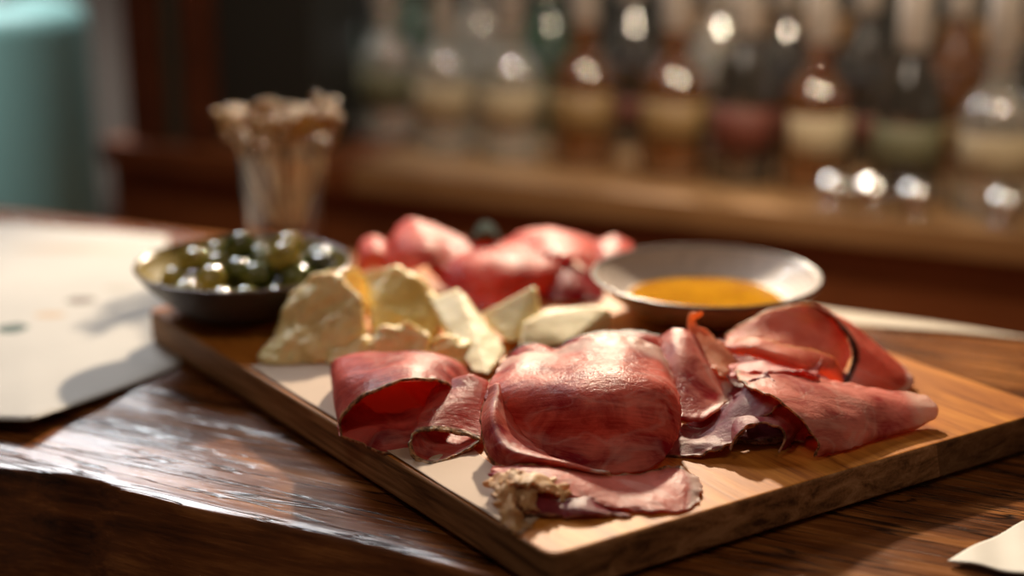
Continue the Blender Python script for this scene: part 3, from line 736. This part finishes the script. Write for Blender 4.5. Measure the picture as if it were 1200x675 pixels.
# ---------------------------------------------------------------- glass of knotted picks
gc = R(336, 296, 0.0)
gr = empty('pick_glass', (gc.x, gc.y, 0.0005), label='clear drinking glass holding knotted picks behind the olive bowl', cat='glass')
zt = C(336, 172, 296, 0.0).z
r_top = (C(387, 172, 296, 0)-C(336, 172, 296, 0)).length; r_bot = r_top*.86
t = NT('clear_glass'); t.set(Base_Color=(.97, .97, .95, 1), Roughness=.03, Transmission_Weight=1.0, IOR=1.45); M_glass = t.m
lathe('glass_wall', smooth_prof([(0, .0), (r_bot*.9, 0), (r_bot, .003), (r_bot+(r_top-r_bot)*.5, zt*.5), (r_top, zt)], 6)+[(r_top-.001, zt+.0008), (r_top-.0022, zt)] +
      smooth_prof([(r_top-.0024, zt-.001), (r_bot+(r_top-r_bot)*.5-.0024, zt*.5), (r_bot-.0028, .010), (r_bot*.6, .008), (0, .008)], 6), M_glass, gr, 64)
t = NT('bamboo'); tc = t.n('TexCoord'); n_ = t.n('TexNoise', {'Vector': tc.outputs['Object'], 'Scale': 200, 'Detail': 2})
t.set(Base_Color=t.ramp(n_.outputs[0], [(.3, (.22, .11, .02)), (.7, (.46, .26, .06))]), Roughness=.3); M_bam = t.m
t = NT('bamboo_stick'); t.set(Base_Color=(.74, .56, .36, 1), Roughness=.45); M_stick = t.m
def tube(pts, r, seg=8, closed=False):
    vs, fs = [], []; n = len(pts); prev = Vector((0, 0, 1)) if not closed else Vector((1, .3, .2))
    for i, p in enumerate(pts):
        a = pts[(i-1) % n] if (closed or i > 0) else p; b = pts[(i+1) % n] if (closed or i < n-1) else p
        d = (b-a).normalized(); s = d.cross(Vector((.31, .92, .21))).normalized(); u_ = s.cross(d).normalized()
        for k in range(seg):
            t_ = 2*math.pi*k/seg; vs.append(p+s*r*math.cos(t_)+u_*r*math.sin(t_))
    for i in range(n if closed else n-1):
        j = (i+1) % n
        for k in range(seg):
            l = (k+1) % seg; fs.append((i*seg+k, i*seg+l, j*seg+l, j*seg+k))
    if not closed: fs.append(tuple(reversed(range(seg)))); fs.append(tuple(range((n-1)*seg, n*seg)))
    return vs, fs
Lp = .072+.0
kn = []
for i in range(60):       # a trefoil knot: the looped head of a bamboo pick
    a = 2*math.pi*i/60; s = .0045
    kn.append(Vector((s*(math.sin(a)+2*math.sin(2*a)), s*.9*(-math.sin(3*a)), Lp+.0115+s*(math.cos(a)-2*math.cos(2*a)))))
v1, f1 = tube(kn, .0022, 8, True); v2, f2 = tube([Vector((0, 0, z*Lp/8)) for z in range(9)], .0013, 8)
pk = empty('cocktail_pick')
knot = mesh_obj('knot', v1, f1, M_bam, pk); stick = mesh_obj('stick', v2, f2, M_stick, pk)
random.seed(12); picks = []
for i in range(14):
    if i == 0: e, a_, b_ = pk, knot, stick
    else:
        e = pk.copy(); COL.objects.link(e)
        for c in (knot, stick):
            d = c.copy(); COL.objects.link(d); d.parent = e
    a = i*2.399; lean = random.uniform(.10, .30); rr_ = .010*math.sqrt(random.random())
    side = Vector((math.cos(a), math.sin(a), 0))
    rt = r_top*.90*random.uniform(.35, 1) if i % 3 else r_top*.95
    top = side*rt; bot = side*(-r_bot*.5 if i == 4 else r_bot*.35*random.random())
    zb = .0095; zt2 = zt*.93
    d = Vector((top.x-bot.x, top.y-bot.y, zt2-zb)).normalized()
    e.rotation_euler = d.to_track_quat('Z', 'Y').to_euler()
    q = Vector((gc.x+bot.x, gc.y+bot.y, zb))
    # raise so the heads stand just above the rim
    e.location = q + d*max(0, (zt+random.uniform(.004, .014)-zb)/d.z-Lp)
    picks.append((top.y >= 0, top.x, e))
for bk in (False, True):
    gsel = sorted([p_ for p_ in picks if p_[0] == bk], key=lambda p_: p_[1])
    for i, (_, _, e) in enumerate(gsel):
        tag(e, 'knotted bamboo pick, %s of those leaning to the %s of the glass' % (rank_label(i, len(gsel)), 'back' if bk else 'front'), 'cocktail pick', 'knotted picks in the glass')

# ---------------------------------------------------------------- back bar
LZ = -.05
l0, l1 = loc_uv(R(450, 205, LZ)), loc_uv(R(1200, 268, LZ))
vfront = (l0[1]+l1[1])/2; 
def u_col(px, vdist):
    d = ray(px, 120); o = Vector((-O0.x, -O0.y, 0)); t = (vfront+vdist-o.dot(V))/d.dot(V)
    return o.dot(U)+t*d.dot(U)
uL = u_col(112, .0)
bb = box('back_bar_cabinet', (uL, vfront+.02, -1.05), (uL+2.9, vfront+.56, LZ-.03), M_dark, bevel=.002, loc=(O0.x, O0.y, 0), rz=ANG)
tag(bb, 'dark red-brown wooden back bar cabinet behind the bar', 'back bar')
def uvb(px, py, z=LZ): return loc_uv(R(px, py, z))
uM = uvb(395, 200)[0]
lg = box('display_shelf', (uM, vfront, LZ-.03), (uL+2.9, vfront+.56, LZ), M_ledge, bevel=.003, loc=(O0.x, O0.y, 0), rz=ANG)
tag(lg, 'warm lit wooden shelf top carrying the bottle row', 'shelf')
lg2 = box('side_worktop', (uL, vfront+.0, LZ-.03), (uM-.002, vfront+.36, LZ), M_dark, bevel=.003, loc=(O0.x, O0.y, 0), rz=ANG)
tag(lg2, 'dark wooden worktop left of the bottle shelf', 'worktop')
# upper shelf behind the bottles and its wooden rails
def strip(px0, px1, vdist, z0, z1, mat, name, label, cat, dv=.02):
    y = vfront+vdist
    def u_at(px):                           # where the column px crosses the line v=y
        d = ray(px, 100); o = Vector((0, 0, 0))-Vector((O0.x, O0.y, 0)); dv_ = d.dot(V); t = (y-o.dot(V))/dv_
        return o.dot(U)+t*d.dot(U)
    b = box(name, (u_at(px0), y, z0), (u_at(px1), y+dv, z1), mat, bevel=.001, loc=(O0.x, O0.y, 0), rz=ANG)
    if label: tag(b, label, cat)
    return b
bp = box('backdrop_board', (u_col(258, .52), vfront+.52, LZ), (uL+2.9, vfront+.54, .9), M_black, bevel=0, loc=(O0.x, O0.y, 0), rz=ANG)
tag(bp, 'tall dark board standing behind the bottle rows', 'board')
strip(256, 368, .05, LZ, .9, M_black, 'dark_opening_block', 'tall near-black block standing in for the shaded opening between the post and the green bottle', 'shade block', .10)  # near-black block put in for the shade of the opening
strip(148, 186, .02, LZ, .9, M_post, 'wooden_post', 'reddish wooden post left of the dark opening behind the bar', 'post', .05)
strip(214, 238, .02, LZ, .9, M_post, 'wooden_post', 'darker wooden post right of the reddish post behind the bar', 'post', .05)
M_grnglass = plain('green_dark', (.05, .06, .045), .4)
strip(194, 206, .03, LZ, .9, M_grnglass, 'narrow_board', 'narrow dark green board between the two wooden posts', 'board', .015)
strip(800, 990, .46, .055, .085, M_ledge, 'upper_shelf', 'short warm wooden shelf glimpsed behind the bottles', 'shelf', .05)
strip(1095, 1290, .46, .055, .085, M_ledge, 'upper_shelf', 'second wooden shelf behind the bottles, at the far right', 'shelf', .05)
M_steel_ = plain('grey_steel', (.3, .28, .26), .4, 1)
M_teal = plain('teal_paint', (.24, .43, .40), .45)
dd = ray(-18, 100); tp = Vector((0, 0, CAMZ))+dd*(2.10/dd.y); tp.z = -1.05
tz = (Vector((0, 0, CAMZ))+ray(40, 8)*(2.05/ray(40, 8).y)).z+1.05
e = empty('teal_tank', tp, 0, label='tall round teal painted tank at the far left behind the bar', cat='tank')
lathe('tank_body', [(0, 0), (.13, 0), (.140, .01), (.140, tz-.03), (.136, tz-.012), (.122, tz-.003), (.10, tz), (0, tz+.004)], M_teal, e, 64)
lathe('tank_lid', smooth_prof([(0, 0), (.05, 0), (.055, .006), (.05, .014), (.02, .018), (0, .018)], 3), M_steel_, e, 32, loc=(0, 0, tz+.001))
# ---------------------------------------------------------------- bottles
def glass_mat(name, col, rough=.06, tr=.75):
    t = NT(name); t.set(Base_Color=(*col, 1), Roughness=rough, Transmission_Weight=tr, IOR=1.5, Coat_Weight=1.0, Coat_IOR=2.2, Coat_Roughness=.06)
    return t.m
G_clear = glass_mat('clear_bottle_glass', (.72, .70, .62), tr=.75); G_amber = glass_mat('amber_glass', (.20, .07, .015), tr=.5); G_green = glass_mat('green_glass', (.04, .11, .06), tr=.5)
G_dark = glass_mat('dark_glass', (.03, .025, .018), tr=.2)
M_cream = plain('cream_label', (.42, .33, .20), .6); M_gold = plain('gold_label', (.26, .16, .06), .5); M_redl = plain('red_label', (.14, .035, .02), .6)
M_lolive = plain('olive_label', (.13, .12, .06), .6)
M_steel = plain('steel_pourer', (.75, .72, .68), .12, 1); M_litneck = plain('pale_lit_neck', (.34, .28, .23), .45); M_blackcap = plain('black_cap', (.03, .025, .02), .35)  # pale neck colour stands in for light on clear glass necks
def bottle(style, label, u, v, r, h_sh, h_top, glass, lmat, capm, lab=(.38, .86), group=None, lz=.0):
    q = world_uv(u, v, LZ+.0006)
    e = empty('bottle', q, random.uniform(-.3, .3), label=label, cat='bottle', group=group)
    if style == 'wine':
        pf = [(0, 0), (r*.9, 0), (r, .006), (r, h_sh*.5), (r*.985, h_sh), (r*.72, h_sh+.030), (r*.38, h_sh+.055), (.0145, h_sh+.07), (.0138, h_top)]
    else:
        pf = [(0, 0), (r*.92, 0), (r, .006), (r, h_sh*.5), (r, h_sh-.014), (r*.93, h_sh+.002), (r*.74, h_sh+.016), (r*.48, h_sh+.027), (.0150, h_sh+.040), (.0145, h_top)]
    lathe('glass_body', smooth_prof(pf, 3)+[(.0, h_top)], glass, e, 40)
    a0, a1 = h_sh*lab[0], h_sh*lab[1]
    # the paper label wraps the front half
    vs, fs = [], []
    for j, z in enumerate((a0, (a0+a1)/2, a1)):
        for i in range(25):
            a = -math.pi/2+(i/24-.5)*2.3; vs.append(((r+.0006)*math.cos(a), (r+.0006)*math.sin(a), z))
    for j in range(2):
        for i in range(24): k = j*25+i; fs.append((k, k+1, k+26, k+25))
    lb = mesh_obj('bottle_label', vs, fs, lmat, e); md = lb.modifiers.new('t', 'SOLIDIFY'); md.thickness = .0004
    if capm == 'pourer':
        lathe('collar', [(0, h_top), (.0155, h_top), (.0155, h_top+.012), (.009, h_top+.016), (0, h_top+.016)], M_blackcap, e, 24)
        lathe('pourer', [(0, h_top+.016), (.0065, h_top+.016), (.0045, h_top+.03), (.0035, h_top+.055), (0, h_top+.056)], M_steel, e, 16)
    else:
        lathe('neck_sleeve', [(.0152, h_top-.07), (.0158, h_top-.065), (.0158, h_top+.004), (.012, h_top+.006), (0, h_top+.006)], capm, e, 24)
    return e
row = [(396, .30, 'wine', G_green, M_lolive, M_blackcap, .036, .17, 'dark green bottle at the left end of the shelf'),
       (455, .26, 'spirit', G_clear, M_lolive, M_litneck, .034, .155, 'clear bottle second from the left on the shelf'),
       (522, .20, 'spirit', G_clear, M_cream, 'pourer', .037, .15, 'clear bottle with leftmost cream label on the shelf'),
       (598, .20, 'spirit', G_clear, M_cream, M_litneck, .037, .15, 'clear bottle with second cream label from the left'),
       (684, .19, 'spirit', G_amber, M_gold, M_litneck, .037, .155, 'amber bottle with gold label left of centre on the shelf'),
       (790, .18, 'spirit', G_amber, M_gold, M_litneck, .038, .155, 'amber bottle with gold label right of the shelf centre'),
       (872, .17, 'wine', G_dark, M_redl, M_litneck, .035, .155, 'dark bottle with dull red label on the shelf'),
       (957, .17, 'spirit', G_amber, M_cream, M_litneck, .036, .15, 'amber bottle with cream label left of the olive-labelled bottle'),
       (1066, .15, 'wine', G_dark, M_lolive, M_litneck, .036, .15, 'dark bottle with olive-green label near the right end'),
       (1170, .13, 'spirit', G_clear, M_cream, M_litneck, .038, .15, 'clear bottle with bright cream label at the far right')]
for px, dv, st, g, lm, cm, r, hs, lb in row:
    dv *= .68; hs *= .62
    bottle(st, lb, u_col(px, dv), vfront+dv, r, hs, hs+.13, g, lm, cm)
random.seed(5)
rear = [(488, 'green'), (562, 'clear'), (640, 'green'), (738, 'dark'), (838, 'clear'), (915, 'dark'), (1010, 'dark'), (1118, 'amber'), (1215, 'dark')]
tw = {'green': (G_green, M_lolive), 'clear': (G_clear, M_gold), 'dark': (G_dark, M_redl), 'amber': (G_amber, M_gold)}
for i, (px, k) in enumerate(rear):
    g, lm = tw[k]
    bottle('wine', '%s bottle in the back row, %s from the left' % (k if k != 'dark' else 'dark brown', nth[i]), u_col(px, .26), vfront+.26, .034, .105, .24, g, lm, M_litneck, lab=(.3, .55))
# steel balls added along the shelf front to catch bright lamp glints
sm_ = lathe('glint_ball', smooth_prof([(0, 0), (.011, 0), (.0115, .005), (.008, .008), (.0095, .009), (.0155, .013), (.0185, .0215), (.0155, .030), (.008, .036), (0, .0375)], 5), M_steel, None, 32)
tag(sm_, '', 'glint ball')
for i, (px, lb) in enumerate(((985, 'leftmost of the four added steel glint balls on the shelf edge'), (1030, 'second added steel glint ball from the left on the shelf edge'), (1083, 'third added steel glint ball from the left on the shelf edge'), (1190, 'rightmost added steel glint ball on the shelf edge'))):
    o = sm_ if i == 0 else sm_.copy()
    if i: COL.objects.link(o)
    o.location = world_uv(u_col(px, .024), vfront+.024, LZ+.0006); tag(o, lb, 'glint ball', 'added steel glint balls on the shelf edge')
